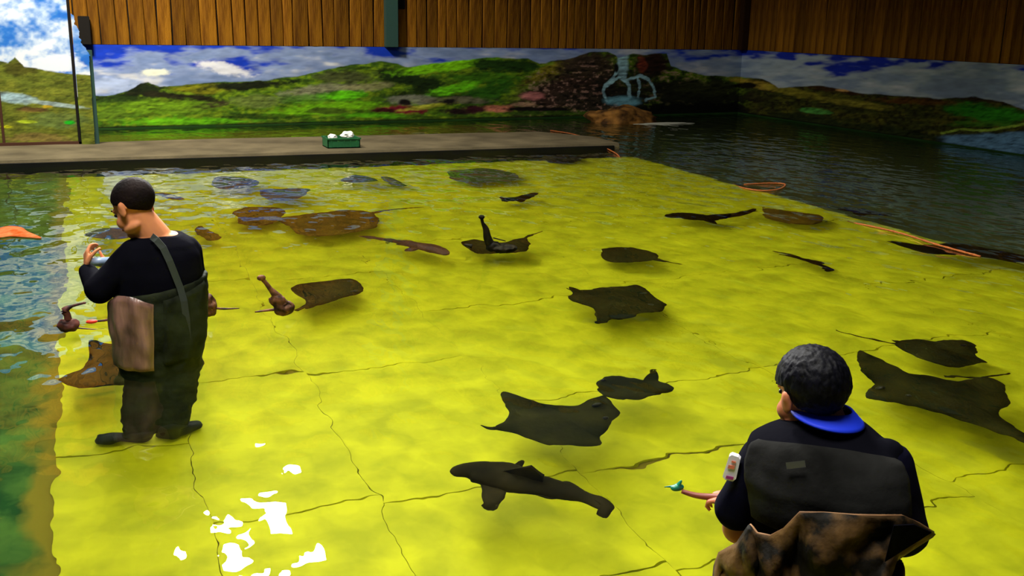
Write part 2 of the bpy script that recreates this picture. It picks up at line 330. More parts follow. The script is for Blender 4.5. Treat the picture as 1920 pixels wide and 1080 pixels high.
    q.brush(.9); L = q.c; keep = np.clip(keep*(1+.5*(fbm(X/20, Y/6, 77, 3)-.5))[..., None], 0, .9); return keep*(1-land[..., None])+L*land[..., None]
def paint_left(X, Y):
    p = Paint(X, Y); p.c[:] = lin((50, 125, 215))
    cl = fbm(X/40, Y/28, 41)+fbm(X/12, Y/9, 44)*.35
    p.mix(sm(.5, .85, cl)*.9, (195, 218, 245)); p.mix(sm(.72, .95, cl), (240, 244, 250)); p.mix(sm(.56, .40, cl)*.5, (30, 90, 195)); p.blob(100, 120, 50, 18, (235, 242, 252))
    ridge = np.interp(X, [-60, 0, 15, 28, 45, 60, 90, 130, 180], [112, 116, 118, 108, 124, 128, 132, 138, 140])+p.n1*6
    land = sm(-1.5, 1.5, Y-ridge); keep = p.c.copy(); p.c = np.zeros_like(keep); p.c[:] = lin((98, 108, 32)); B = p.blob
    p.mix(sm(-.2, .35, p.n1)*.7, (130, 132, 40)); p.mix(sm(.0, -.4, p.n2)*.6, (66, 78, 22)); B(40, 128, 30, 12, (70, 66, 18), .8)
    B(25, 183, 45, 9, (165, 195, 200), 1, 8, .5); B(100, 195, 60, 4, (165, 185, 180), .9, 7, .5); B(60, 206, 30, 5, (105, 70, 40), .8); B(88, 200, 10, 3, (200, 170, 40)); B(110, 225, 50, 14, (105, 125, 60), .7); B(130, 229, 9, 4, (30, 170, 30))
    B(14, 238, 12, 3, (220, 220, 30)); B(50, 228, 18, 3, (170, 190, 40)); B(70, 258, 60, 8, (130, 110, 55), .8)
    p.brush(.8); return keep*(1-land[..., None])+p.c*land[..., None]
def painted_sheet(name, P00, P10, P01, nu, nv, fn, parent=None, mask=None):
    """flat painted wall face: P00 bottom left, P10 bottom right, P01 top left"""
    us = np.linspace(0, 1, nu); vv = np.linspace(0, 1, nv)
    U, V = np.meshgrid(us, vv); P = np.array(P00)[None, None]+U[..., None]*(np.array(P10)-np.array(P00))+V[..., None]*(np.array(P01)-np.array(P00))
    v = P-np.array(EYE); w_ = v@np.array(FW); X = 960+F0*(v@np.array(RC))/w_; Y = 540-F0*(v@np.array(UC))/w_
    c = fn(X, Y).reshape(-1, 3); me = bpy.data.meshes.new(name)
    idx = np.arange(nu*nv).reshape(nv, nu); f = np.stack([idx[:-1, :-1], idx[:-1, 1:], idx[1:, 1:], idx[1:, :-1]], -1).reshape(-1, 4)
    if mask is not None: f = f[mask(X, Y)[:-1, :-1].reshape(-1)]
    me.from_pydata(P.reshape(-1, 3).tolist(), [], f.tolist())
    a = me.color_attributes.new('paint', 'FLOAT_COLOR', 'POINT'); a.data.foreach_set('color', np.concatenate([c, np.ones((len(c), 1))], 1).astype(np.float32).ravel())
    return link(name, me, M['mural'], parent, False)

# ------------------------------------------------------------------ structure: bed, liner, water
ZB = -.75
bm = bmesh.new(); box(bm, -9, 13.0, -1.0, 19, ZB-.35, ZB-.02); floor = struct(from_bm('floor', bm, M['bed'], None, False))
YEND = 12.70
cols = [(-.27, .33, [2.6, 4.82, 6.9, 9.3, 11.2]), (.33, 1.03, [1.2, 2.4, 4.0, 5.57, 7.6, 9.7, 11.4]), (1.03, 2.0, [1.2, 3.12, 3.92, 5.50, 7.5, 9.6, 11.3]), (2.0, 3.55, [3.05, 3.88, 4.72, 6.4, 8.4, 10.4]),
        (3.55, 5.4, [3.2, 4.72, 6.6, 8.8, 11.0]), (5.4, 7.12, [4.2, 5.9, 8.0, 10.0, 11.5])]
def wob(x, y, s): return (noise.noise(Vector((x*3.1, y*3.1, s)))*.028 + noise.noise(Vector((x*11, y*11, s)))*.010)
for (xa, xb, ys) in cols:
    yy = [-.9 if xa > -.2 else .2]+ys+[YEND]
    for ya, yb in zip(yy, yy[1:]):
        g = .005; gx = .0012; pts = []; nx = max(4, int((xb-xa)/.06)); ny = max(6, int((yb-ya)/.06))
        def sagY(x, y):  # crumpled places along the seams
            e = 0
            for cx, cy, wdt, dp in ((1.0, 5.55, .14, .022), (2.3, 3.9, .12, .018), (2.62, 3.88, .18, .010)):
                if abs(y-cy) < .12: e += dp*math.exp(-((x-cx)/wdt)**2)
            return e
        for i in range(nx): x = xa+(xb-xa)*i/nx; pts.append((x, ya+g+wob(x, ya, 1)+sagY(x, ya)))
        for i in range(ny): y = ya+(yb-ya)*i/ny; pts.append((xb-gx+wob(xb, y, 7)*.55, y))
        for i in range(nx): x = xb-(xb-xa)*i/nx; pts.append((x, yb-g+wob(x, yb, 1)-sagY(x, yb)))
        for i in range(ny): y = yb-(yb-ya)*i/ny; pts.append((xa+gx+wob(xa, y, 7)*.55, y))
        bm = bmesh.new(); zt = ZB+.004*rnd.random()
        top = [bm.verts.new((x, y, zt)) for x, y in pts]; bot = [bm.verts.new((x, y, ZB-.018)) for x, y in pts]; n = len(pts)
        bm.faces.new(top)
        for i in range(n): bm.faces.new((bot[i], bot[(i+1) % n], top[(i+1) % n], top[i]))
        from_bm('liner_panel', bm, M['yellow'], floor, False)
bm = bmesh.new(); bmesh.ops.create_grid(bm, x_segments=40, y_segments=40, size=1)
for v in bm.verts: v.co = Vector((2.0+v.co.x*10.9, 9+v.co.y*9.9, 0))
wtr = from_bm('pool_water', bm, M['water'], None); struct(wtr)
bm = bmesh.new(); box(bm, -8.9, -8.8, -1, 19, ZB-.02, .25); struct(from_bm('wall_left', bm, M['algaewall'], None, False))

# ------------------------------------------------------------------ back and right walls with mural and planks
def wy(x): return 16.94+.07*x
XC = 12.42
ZM = 1.27
def wall_pts(x0, x1, z0, z1): return (x0, wy(x0), z0), (x1, wy(x1), z0), (x0, wy(x0), z1)
bm = bmesh.new()
for x0, x1 in ((-8.8, XC+.3),):
    vs_ = [Vector((x0, wy(x0)+.05, ZB)), Vector((x1, wy(x1)+.05, ZB)), Vector((x1, wy(x1)+.35, ZB)), Vector((x0, wy(x0)+.35, ZB))]
    vb = [bm.verts.new(v) for v in vs_]; vt = [bm.verts.new(v+Vector((0, 0, 5.2-ZB))) for v in vs_]
    bm.faces.new(vb); bm.faces.new(vt)
    for i in range(4): bm.faces.new((vb[i], vb[(i+1) % 4], vt[(i+1) % 4], vt[i]))
wall_back = struct(from_bm('wall_back', bm, M['dark'], None, False))
painted_sheet('mural', *wall_pts(-.9, XC, .0, ZM), 1150, 120, paint_main, wall_back)
bm = bmesh.new(); box(bm, XC+.05, XC+.35, -1, 18.2, ZB, 5.2); wall_right = struct(from_bm('wall_right', bm, M['dark'], None, False))
painted_sheet('mural', (XC, wy(XC), 0), (XC, 6.0, 0), (XC, wy(XC), ZM), 620, 110, paint_main, wall_right)
# algae-green foot of the walls just at the water
bm = bmesh.new(); A = wall_pts(-.9, XC, 0, 1)
loft(bm, [[Vector((x, wy(x)-.02, z)) for x in (-.9, XC)] for z in (ZB, 0.02)], closed=False); from_bm('wall_foot', bm, M['algaewall'], wall_back, False)
bm = bmesh.new(); loft(bm, [[Vector((XC-.02, y, z)) for y in (-1, wy(XC))] for z in (ZB, 0.02)], closed=False); from_bm('wall_foot', bm, M['algaewall'], wall_right, False)
# planks share six meshes
def plank_mesh(wd, i):
    bm = bmesh.new(); hgt = 3.75
    sec = [(-wd/2, .0), (-wd/2, -.022), (-wd/2+.012, -.034), (-wd*.1, -.040), (wd*.25, -.036), (wd/2-.012, -.030), (wd/2, -.018), (wd/2, 0)]
    rings = [[Vector((x+.006*math.sin(z*2+i), y, z)) for x, y in sec] for z in (0, .6, 1.4, 2.4, hgt)]
    loft(bm, rings); bmesh.ops.recalc_face_normals(bm, faces=bm.faces[:]); me = bpy.data.meshes.new('plank'); bm.to_mesh(me); bm.free(); me.materials.append(M['wood']); return me
pm = [plank_mesh(wd, i) for i, wd in enumerate((.15, .19, .22, .17, .25, .20))]; pw = (.15, .19, .22, .17, .25, .20)
def put_plank(loc, rz, k, parent):
    o = bpy.data.objects.new('plank', pm[k]); COL.objects.link(o); o.parent = parent; o.location = loc; o.rotation_euler = (rnd.uniform(-.006, .006), rnd.uniform(-.012, .012), rz)
x = -5.0
while x < XC-.1:
    k = rnd.randrange(6); x += pw[k]/2
    put_plank((x, wy(x)+.05-rnd.random()*.02, ZM+.005), math.atan(.07), k, wall_back); x += pw[k]/2+.012
y = wy(XC)-.1
while y > 7.6:
    k = rnd.randrange(6); y -= pw[k]/2
    put_plank((XC+.05-rnd.random()*.02, y, ZM+.005), -math.pi/2, k, wall_right); y -= pw[k]/2+.012
def post(name, px0, px1, yt, yb, off, m_, zt=None):
    a = at_y(px0, yb, 17.2); t = a.x; a = at_y(px0, yb, wy(t)-off); b = at_y(px1, yb, wy(t)-off); z1 = zt or at_y(px0, yt, wy(t)-off).z
    bm = bmesh.new(); box(bm, a.x, b.x, a.y-.05, a.y+.09, max(a.z, ZM), z1, .008); return from_bm(name, bm, m_, None, False)
struct(post('trim_1', 723, 746, 0, 95, .09, M['greenpost'], 5.0)); struct(post('trim_2', 151, 173, 30, 100, .09, M['dark']))
bm = bmesh.new(); c = at_y(751, 9, 17.35); box(bm, c.x-.06, c.x+.06, c.y-.08, c.y, c.z-.07, c.z+.1, .01)
tag(from_bm('wall_bracket', bm, M['dark'], None, False), 'black bracket at the top of the green post on the plank wall', 'bracket')
bm = bmesh.new(); box(bm, XC-.16, XC-.02, wy(XC)-.2, wy(XC)-.04, ZM, 5, .01); struct(from_bm('trim_3', bm, M['wood_dark'], None, False))
# the orange-brown rock at the foot of the painted waterfall
def rock_obj(name, c, r, seed, m_, parent=None):
    bm = bmesh.new(); bmesh.ops.create_icosphere(bm, subdivisions=4, radius=1)
    for v in bm.verts:
        d = 1+.35*noise.noise(v.co*1.4+Vector((seed, 0, 0)))+.14*noise.noise(v.co*4+Vector((0, seed, 0)))
        v.co = Vector(c)+Vector((v.co.x*r[0], v.co.y*r[1], v.co.z*r[2]))*d
    return from_bm(name, bm, m_, parent)
rc = at(1172, 229, 0); rc.y = min(rc.y, wy(rc.x)-.55)
o = rock_obj('rock', (rc.x, rc.y+.1, .02), (.68, .42, .25), 3, M['rock']); tag(o, 'low orange-brown rock in the water at the foot of the painted waterfall', 'rock')
cc = at(1245, 232, 0); o = rock_obj('foam', (cc.x, min(cc.y, wy(cc.x)-.3), .0), (.55, .12, .02), 8, M['foam']); tag(o, 'thin pale line of foam beside the orange-brown rock', 'foam')

# painted panel and door post at the left, standing on the ledge
YP = 14.26
bm = bmesh.new(); xr = at_y(147, 200, YP).x
box(bm, -6.0, xr-.005, YP+.012, YP+.06, .08, 2.5); pan = tag(from_bm('painted_panel', bm, M['dark'], None, False), 'tall wall panel at far left painted with blue sky and olive hills', 'wall_panel')
painted_sheet('painting', (-2.2, YP, .08), (xr-.01, YP, .08), (-2.2, YP, 2.5), 330, 420, paint_left, pan)
bm = bmesh.new(); box(bm, -6, xr, YP-.03, YP+.05, .08, .125, .005); from_bm('bottom_rail', bm, M['redframe'], pan, False)
bm = bmesh.new(); x0 = at_y(1.5, 200, YP).x; box(bm, x0-.02, x0+.01, YP-.02, YP+.02, .10, 1.45, .004); from_bm('stile', bm, M['redframe'], pan, False)
bm = bmesh.new(); a = at_y(146, 150, YP)
box(bm, xr-.035, xr, YP-.03, YP+.05, .08, 2.5, .005); from_bm('stile', bm, M['dark'], pan, False)
def postmask(X, Y):
    rr = np.interp(Y, [-200, 0, 10, 22, 32, 45, 58, 72, 85, 100, 272], [112, 117, 124, 128, 137, 139, 146, 148, 156, 166, 178])+ (vnoise(X*0+3, Y/5, 3)-.5)*5*(Y < 105)
    return X < rr
b0 = at_y(149, 270, YP-.06); b1 = at_y(180, 270, YP-.06)
dp = tag(painted_sheet('painted_board', (xr+.005, YP-.06, .08), (b1.x+.03, YP-.06, .08), (xr+.005, YP-.06, 2.5), 34, 420, paint_left, None, postmask), 'narrow torn-edged painted board beside the tall sky panel', 'board')
md = dp.modifiers.new('s', 'SOLIDIFY'); md.thickness = .03; md.offset = -1
bm = bmesh.new(); box(bm, b1.x-.02, b1.x+.045, YP-.03, YP+.06, .08, ZM, .005); from_bm('post', bm, M['greenpost'], dp, False)
# gable boards behind the torn edge are the wall planks; ledge
lx = 6.95
bm = bmesh.new(); sec = [(12.78, .035), (12.80, .085), (14.45, .09), (14.45, -.1), (12.78, -.1)]
rings = []
for i in range(30):
    x = -8.8+(lx-.55+8.8)*i/29; rings.append([Vector((x, yy_+.02*noise.noise(Vector((x, yy_, 0))), z+.006*noise.noise(Vector((x*1.3, yy_, 5))))) for yy_, z in sec])
rings.append([Vector((lx, min(yy_, 13.6), z)) for yy_, z in sec])
loft(bm, rings); ledge = struct(from_bm('trim_4', bm, M['concrete'], None, False))
bm = bmesh.new(); box(bm, -8.8, lx-.1, 12.74, 12.86, -.75, .055); struct(from_bm('ledge_shade', bm, M['ledgeshade'], None, False))  # dark strip in place of the shaded front of the ledge

# crate on the ledge
c = at(640, 275, .09); c.y = max(c.y, 13.15)
cr = thing('storage_crate', (c.x, c.y, .09), 'small green crate with white bags on the concrete ledge', 'crate')
bm = bmesh.new(); W2, D2, hc = .215, .16, .13
for (x0, x1, y0, y1, z0, z1) in ((-W2, W2, -D2, D2, 0, .015), (-W2, W2, -D2, -D2+.015, 0, hc), (-W2, W2, D2-.015, D2, 0, hc), (-W2, -W2+.015, -D2, D2, 0, hc), (W2-.015, W2, -D2, D2, 0, hc)):
    box(bm, c.x+x0, c.x+x1, c.y+y0, c.y+y1, .09+z0, .09+z1, .003)
for k in range(5): box(bm, c.x-W2+.04+k*.085, c.x-W2+.055+k*.085, c.y-D2-.006, c.y-D2+.004, .1, .09+hc, .001)
from_bm('body', bm, M['crate'], cr, False)
bm = bmesh.new(); box(bm, c.x-W2-.012, c.x+W2+.012, c.y-D2-.012, c.y-D2+.006, .09+hc-.02, .09+hc, .003); from_bm('rim', bm, M['crate'], cr, False); bm = bmesh.new(); box(bm, c.x-W2-.012, c.x+W2+.012, c.y+D2-.006, c.y+D2+.012, .09+hc-.02, .09+hc, .003); from_bm('rim', bm, M['crate'], cr, False)
tag(rock_obj('white_bag', (c.x+.085, c.y, .09+hc+.02), (.085, .08, .05), 5, M['whitebag']), 'white bag on the right side of the green crate', 'bag', None)
tag(rock_obj('white_bag', (c.x-.11, c.y+.02, .09+hc), (.06, .06, .035), 6, M['whitebag']), 'smaller white bag on the left side of the green crate', 'bag', None)

# rope
def rope(pts, name, label):
    P = [at(px, py, 0)+Vector((0, 0, z)) for px, py, z in pts]; q, r_ = resample(P, [.009]*len(P), 10)
    bm = bmesh.new(); rings_ = len(q)
    tube(bm, q, [a*(1+.18*math.sin(i*2.2)) for i, a in enumerate(r_)], 8); return tag(from_bm(name, bm, M['rope'], None), label, 'rope')
rope([(1032, 246, .012), (1070, 252, .012), (1105, 262, .012), (1130, 276, .012), (1156, 290, .01), (1165, 296, -.03)], 'orange_rope', 'orange rope floating past the right end of the ledge')
rope([(1375, 344, -.02), (1400, 355, .006), (1432, 359, .008), (1462, 356, .01), (1471, 347, .01), (1440, 345, .008), (1395, 347, .006)], 'orange_rope', 'looped middle piece of faded orange rope at the liner edge')
rope([(1590, 414, -.02), (1620, 423, .006), (1690, 440, .01), (1760, 462, .01), (1838, 483, .008)], 'orange_rope', 'straight orange rope over the dark ray at right')

# ------------------------------------------------------------------ fish
def grow(outline, z, thick, tip=0.0, k=4, tilt=None, rings=7):
    """solid body with the given plan outline: thin rim, raised middle"""
    pts = spline_closed(outline, k); P = [at(px, py, z) for px, py in pts]; n = len(P); C = sum(P, Vector())/n
    bm = bmesh.new(); lay = []
    for s in range(rings):
        t = s/rings; h = thick*(1-(1-t)**2)
        lay.append((1-t, h))
    rv = []
    for f_, h in lay:
        r_ = []
        for i, p in enumerate(P):
            d = (p-C); rad = d.length; e = tip*(rad*f_)**2
            q = C+d*f_; r_.append(bm.verts.new((q.x, q.y, z+h*.7+e+.006)))
        rv.append(r_)
    for a, b in zip(rv, rv[1:]):
        for i in range(n): bm.faces.new((a[i], a[(i+1) % n], b[(i+1) % n], b[i]))
    ct = bm.verts.new((C.x, C.y, z+thick*.7+.006))
    for i in range(n): bm.faces.new((rv[-1][i], rv[-1][(i+1) % n], ct))
    lo = []
    for f_, h in ((1, 0), (.6, .3*thick)):
        lo.append([bm.verts.new((C.x+(p-C).x*f_, C.y+(p-C).y*f_, z-h+tip*((p-C).length*f_)**2)) for p in P])
    for i in range(n):
        bm.faces.new((rv[0][(i+1) % n], rv[0][i], lo[0][i], lo[0][(i+1) % n])); bm.faces.new((lo[0][(i+1) % n], lo[0][i], lo[1][i], lo[1][(i+1) % n]))
    cb = bm.verts.new((C.x, C.y, z-.35*thick))
    for i in range(n): bm.faces.new((lo[1][(i+1) % n], lo[1][i], cb))
    return bm, C
G_RAY = 'rays gliding over the yellow pool bed'
def stingray(outline, label, z=-.42, m_='ray', tail=None, thick=.06, tip=.06, eyes=None, tailw=(.018, .004), name='stingray', group=G_RAY):
    bm, C = grow(outline, z, thick, tip)
    root = thing(name, (C.x, C.y, z), label, 'ray', group)
    from_bm('body', bm, M[m_], root)
    if tail:
        P = [at(px, py, z) for px, py in tail]; P[0] = P[0]+(C-P[0])*.12
        q, r_ = resample(P, list(np.linspace(tailw[0], tailw[1], len(P))), 6); bm = bmesh.new(); tube(bm, q, r_, 8, .7); from_bm('tail', bm, M[m_], root)
    if eyes:
        for ex, ey in eyes:
            e = at(ex, ey, z); bm = bmesh.new(); ell(bm, (e.x, e.y, z+thick*.55+.012), (.02, .016, .014), None, 2); from_bm('eye', bm, M['eye'], root)
    return root
stingray([(944, 738), (962, 739), (990, 752), (1035, 762), (1080, 760), (1110, 752), (1131, 742), (1143, 752), (1152, 766), (1163, 776), (1150, 790), (1140, 806), (1122, 820), (1128, 836), (1090, 838), (1040, 836), (1000, 828), (960, 813), (928, 803), (946, 790), (958, 775), (948, 757)],
         'broad dark ray with upturned wing corners left of the man with the green lure', -.36, tail=[(940, 805), (920, 801), (905, 796)], eyes=[(1118, 765), (1135, 790)])
stingray([(1066, 540), (1080, 545), (1110, 543), (1160, 539), (1195, 537), (1215, 545), (1235, 562), (1249, 572), (1240, 585), (1215, 587), (1190, 592), (1165, 599), (1142, 599), (1135, 606), (1118, 606), (1113, 595), (1110, 580), (1090, 572), (1064, 560), (1072, 551)],
         'dark lumpy ray with a small lower fin in mid pool', -.40, tail=[(1080, 548), (1062, 541)], eyes=[(1208, 552), (1222, 575)])
stingray([(1125, 478), (1132, 468), (1160, 465), (1195, 467), (1220, 472), (1230, 484), (1205, 491), (1150, 493), (1130, 488)], 'small oval dark ray with a thin tail pointing right', -.45, tail=[(1222, 484), (1250, 490), (1280, 496)], thick=.05)
stingray([(546, 543), (560, 535), (590, 530), (630, 526), (662, 524), (676, 538), (674, 550), (650, 558), (620, 566), (597, 574), (575, 580), (570, 562), (555, 552)], 'dark ray just right of the brown long-necked float', -.40, tail=[(580, 574), (555, 583)], tailw=(.03, .012), eyes=[(655, 532), (662, 548)])
stingray([(1680, 648), (1700, 638), (1750, 640), (1800, 640), (1825, 648), (1834, 665), (1855, 680), (1830, 682), (1810, 688), (1780, 690), (1745, 680), (1710, 666)], 'dark ray with long thin tail above the biggest ray', -.42, tail=[(1700, 645), (1640, 637), (1570, 618)], eyes=[(1806, 652)])
stingray([(1605, 668), (1614, 659), (1632, 670), (1647, 690), (1668, 698), (1700, 701), (1740, 705), (1780, 713), (1810, 714), (1840, 707), (1870, 714), (1887, 730), (1890, 755), (1877, 770), (1882, 787), (1902, 802), (1932, 824), (1926, 836), (1880, 820), (1840, 802), (1780, 781), (1720, 764), (1665, 753), (1627, 746), (1629, 732), (1638, 722), (1624, 708), (1612, 690)],
         'largest dark ray with a raised fin, behind the man at right', -.34, thick=.09, tip=.03, tail=[(1775, 700), (1840, 707), (1893, 701)], tailw=(.014, .006), eyes=[(1648, 735), (1700, 750)])
stingray([(1118, 725), (1130, 708), (1150, 705), (1180, 709), (1212, 711), (1222, 700), (1232, 697), (1236, 712), (1255, 719), (1266, 730), (1250, 740), (1215, 742), (1185, 750), (1150, 745), (1130, 740)], 'small dark ray touching the broad ray at its upper right corner', -.40, tail=[(1228, 706), (1222, 696), (1234, 694)], tailw=(.012, .006), eyes=[(1132, 716)])
stingray([(166, 641), (200, 644), (245, 652), (252, 716), (200, 722), (150, 727), (108, 716), (130, 704), (155, 690), (167, 668)], 'dark brown triangular ray beside the standing man in waders', -.33, 'ray', thick=.05, tip=.05)
stingray([(522, 412), (560, 404), (610, 398), (650, 395), (690, 397), (706, 405), (705, 425), (680, 432), (640, 440), (600, 444), (555, 438), (540, 425)], 'large brown ray with a long tail pointing right', -.40, 'raybrown', tail=[(690, 400), (740, 393), (795, 388)], tailw=(.04, .008))
stingray([(437, 398), (455, 390), (490, 388), (528, 392), (531, 405), (515, 418), (480, 425), (455, 422), (443, 410)], 'round brown ray left of the large brown ray', -.42, 'raybrown', tail=[(520, 412), (532, 418)])
stingray([(487, 357), (520, 354), (576, 354), (578, 362), (560, 372), (530, 378), (495, 372)], 'blue-grey ray under pale reflections, above the round brown ray', -.25, 'raysky')
stingray([(398, 336), (415, 331), (450, 333), (485, 340), (475, 351), (430, 356), (400, 350)], 'grey ray close to the ledge with the far pale ripples', -.25, 'raysky')
stingray([(838, 322), (870, 318), (905, 316), (940, 319), (970, 328), (965, 338), (930, 342), (880, 344), (850, 338)], 'pale olive oval ray near the far edge', -.40, 'rayolive', thick=.04)
stingray([(1433, 391), (1470, 395), (1510, 400), (1540, 405), (1535, 418), (1500, 421), (1460, 415), (1437, 408)], 'blurred brown ray near the right liner edge', -.40, 'raybrown', tail=[(1440, 398), (1432, 388)])
stingray([(863, 455), (885, 449), (920, 455), (960, 453), (985, 447), (994, 462), (985, 472), (940, 475), (895, 476), (875, 466)], 'dark ray right under the long-necked dark float', -.35, tail=[(980, 452), (998, 440), (1015, 434)], tailw=(.02, .006))
stingray([(158, 441), (185, 430), (210, 428), (242, 432), (240, 446), (200, 449)], 'blue-grey ray half hidden behind the chin of the standing man', -.2, 'raysky')
stingray([(638, 338), (655, 331), (668, 328), (690, 332), (708, 339), (680, 342), (655, 342)], 'small blue-grey ray near the far edge, topmost in the middle', -.2, 'raysky', tip=0)
stingray([(1025, 299), (1055, 294), (1088, 298), (1075, 305), (1040, 306)], 'tiny dark ray at the far edge below the orange rope', -.5, 'ray', tip=0)
stingray([(1664, 452), (1700, 457), (1740, 460), (1790, 456), (1850, 465), (1925, 481), (1925, 494), (1850, 484), (1780, 477), (1740, 477), (1700, 464)], 'long dark ray lying under the straight orange rope', -.30, 'black', tip=0, tail=[(1690, 457), (1664, 452)])
stingray([(368, 430), (382, 424), (398, 439), (416, 444), (400, 451), (380, 446)], 'small brown ray just right of the standing man', -.45, 'raybrown', tip=0)

def shark(spine, hw, label, z=-.40, m_='shark', fins=(), dorsal=None, tailfin=None, name='shark', cat='shark', group=None, tailm=None):
    P = [at(px, py, z) for px, py in spine]
    R_ = []
    for i, ((px, py), h) in enumerate(zip(spine, hw)):
        a = spine[max(i-1, 0)]; b = spine[min(i+1, len(spine)-1)]; dx, dy = b[0]-a[0], b[1]-a[1]; l = math.hypot(dx, dy)
        R_.append((at(px-dy/l*h, py+dx/l*h, z)-at(px+dy/l*h, py-dx/l*h, z)).length/2)
    lim = (P[-1]-P[0]).length*.16; R_ = [min(r_, lim) for r_ in R_]
    q, r_ = resample(P, R_, 6); bm = bmesh.new(); tube(bm, q, r_, 14, .55)
    c = P[len(P)//2]; root = thing(name, (c.x, c.y, z), label, cat, group); from_bm('body', bm, M[m_], root)
    for f_ in fins: b_, _ = grow(f_, z-.01, .018, 0, 3, rings=3); from_bm('fin', b_, M[m_], root)
    if tailfin: b_, _ = grow(tailfin, z, .02, 0, 3, rings=3); from_bm('tail_fin', b_, M[m_], root)
    if dorsal:
        i = dorsal; t = (P[i+1]-P[i-1]).normalized(); s = t.cross(Vector((0, 0, 1))).normalized(); h = R_[i]*1.2; b0_ = P[i]+Vector((0, 0, R_[i]*.4)); bm = bmesh.new()
        pr = [b0_-t*h*.7, b0_+t*h*.9, b0_+t*h*.9+Vector((0, 0, h*.55)), b0_+t*h*.4+Vector((0, 0, h))]
        loft(bm, [[p_+s*.008 for p_ in pr], [p_-s*.008 for p_ in pr]]); from_bm('dorsal_fin', bm, M[m_], root, False)
    e = P[1] if len(P) > 3 else P[0]
    return root
shark([(850, 889), (868, 884), (890, 884), (930, 890), (975, 900), (1030, 914), (1075, 925), (1112, 938), (1135, 955)], [4, 14, 19, 23, 21, 16, 11, 7, 4], 'big dark shark with wide fins and curled tail, nearest in the pool', -.38,
      fins=[[(905, 900), (950, 900), (950, 925), (930, 955), (908, 952), (899, 935)], [(930, 884), (962, 876), (980, 866), (985, 872), (976, 884), (985, 896)], [(970, 893), (1012, 897), (1000, 905), (975, 905)], [(975, 912), (1030, 922), (1048, 934), (1012, 932)], [(1045, 905), (1065, 906), (1090, 920), (1060, 920)]],
      tailfin=[(1092, 920), (1125, 930), (1147, 945), (1150, 958), (1137, 973), (1118, 965), (1133, 957), (1122, 945), (1100, 932)], dorsal=4)
shark([(1256, 408), (1272, 405), (1298, 406), (1325, 408), (1352, 406), (1385, 401), (1414, 394)], [2, 5, 6.5, 5, 3, 2.3, 1.6], 'black shark heading left with its tail raised to the right', -.35, 'black', fins=[[(1305, 409), (1335, 409), (1348, 421), (1326, 416)]], tailfin=[(1385, 399), (1413, 391), (1417, 395), (1395, 403)])
shark([(838, 477), (818, 468), (792, 462), (762, 456), (730, 451), (692, 445)], [2, 5, 5.5, 4, 2.6, 1.3], 'slender reddish brown shark heading right below the large brown ray', -.35, 'sharkbrown', fins=[[(758, 471), (775, 462), (792, 464), (775, 471)], [(745, 450), (768, 450), (772, 456)]], tailfin=[(672, 443), (700, 444), (708, 449), (690, 448)])
shark([(940, 374), (955, 374), (975, 372), (988, 368), (1004, 362)], [3, 5, 5, 2.4, 1], 'small black shark near the far middle of the pool', -.35, 'black', fins=[[(936, 369), (944, 371), (952, 378), (942, 377)], [(965, 376), (985, 375), (978, 380)]])
shark([(1573, 391), (1605, 395), (1640, 400), (1674, 403)], [1.5, 4, 4, 1.5], 'black fish in the dark water right of the blurred ray', -.20, 'black', cat='fish', name='fish', fins=[[(1600, 398), (1625, 400), (1615, 406)]])
shark([(1553, 508), (1527, 494), (1490, 482), (1448, 471)], [1.5, 2.6, 2, 1], 'thin dark eel lying slanted in the right half of the pool', -.5, 'black', cat='eel', name='eel')
shark([(757, 349), (742, 343), (732, 338), (722, 331)], [1, 2, 2.4, 1.5], 'tiny slanted olive fish near the far edge', -.4, 'rayolive', cat='fish', name='fish')
shark([(342, 374), (325, 370), (296, 363)], [1, 3.5, 4], 'grey fish beside the head of the standing man', -.2, 'raysky', cat='fish', name='fish')
bm, C = grow([(-8, 432), (14, 425), (40, 427), (52, 435), (78, 447), (50, 446), (20, 444), (-8, 446)], 0.004, .03, 0)
t = thing('fish', (C.x, C.y, 0), 'orange and pink fish at the surface by the left edge', 'fish'); from_bm('body', bm, M['orange'], t)

# ------------------------------------------------------------------ long-necked bird-shaped floats
class Frame:
    """vertical plane facing the eye through a place on the water, to read heights and widths"""
    def __init__(s, A): s.A = A; d = Vector((A.x, A.y, 0)).normalized(); s.f = d; s.r = Vector((d.y, -d.x, 0))
    def q(s, px, py, off=0.0): d = ray(px, py); return EYE + d*(((s.A+s.f*off)-EYE).dot(s.f)/d.dot(s.f))
    def sc(s, px=960, py=540): return (s.q(px+1, py)-s.q(px, py)).length
def bird(base, body, neck, spikes, m_, label, headm=None):
    fr = Frame(at(*base, 0)); t = thing('bird_float', (fr.A.x, fr.A.y, 0), label, 'float', 'long-necked bird-shaped floats'); s = fr.sc(*base)
    bm = bmesh.new()
    for (px, py, rx, ry) in body: ell(bm, fr.q(px, py), (rx*s, rx*s*.8, ry*s), None, 3)
    remeshed('body', bm, M[m_], t, .008, 2, lambda c: c+noise.noise_vector(c*28)*.012)
    if neck:
        P = [fr.q(px, py, .0) for px, py, w_ in neck]; bm = bmesh.new(); q, r_ = resample(P, [w_*s for _, _, w_ in neck], 6); tube(bm, q, r_, 10); ell(bm, P[-1], (neck[-1][2]*s*1.9, neck[-1][2]*s*1.6, neck[-1][2]*s*1.3), None, 2); from_bm('neck', bm, M[m_], t)
    for sp in spikes:
        bm = bmesh.new(); P = [fr.q(px, py) for px, py, w_ in sp]; q, r_ = resample(P, [w_*s for _, _, w_ in sp], 4); tube(bm, q, r_, 8, .6); from_bm('bill', bm, M[m_], t)
    return t, fr
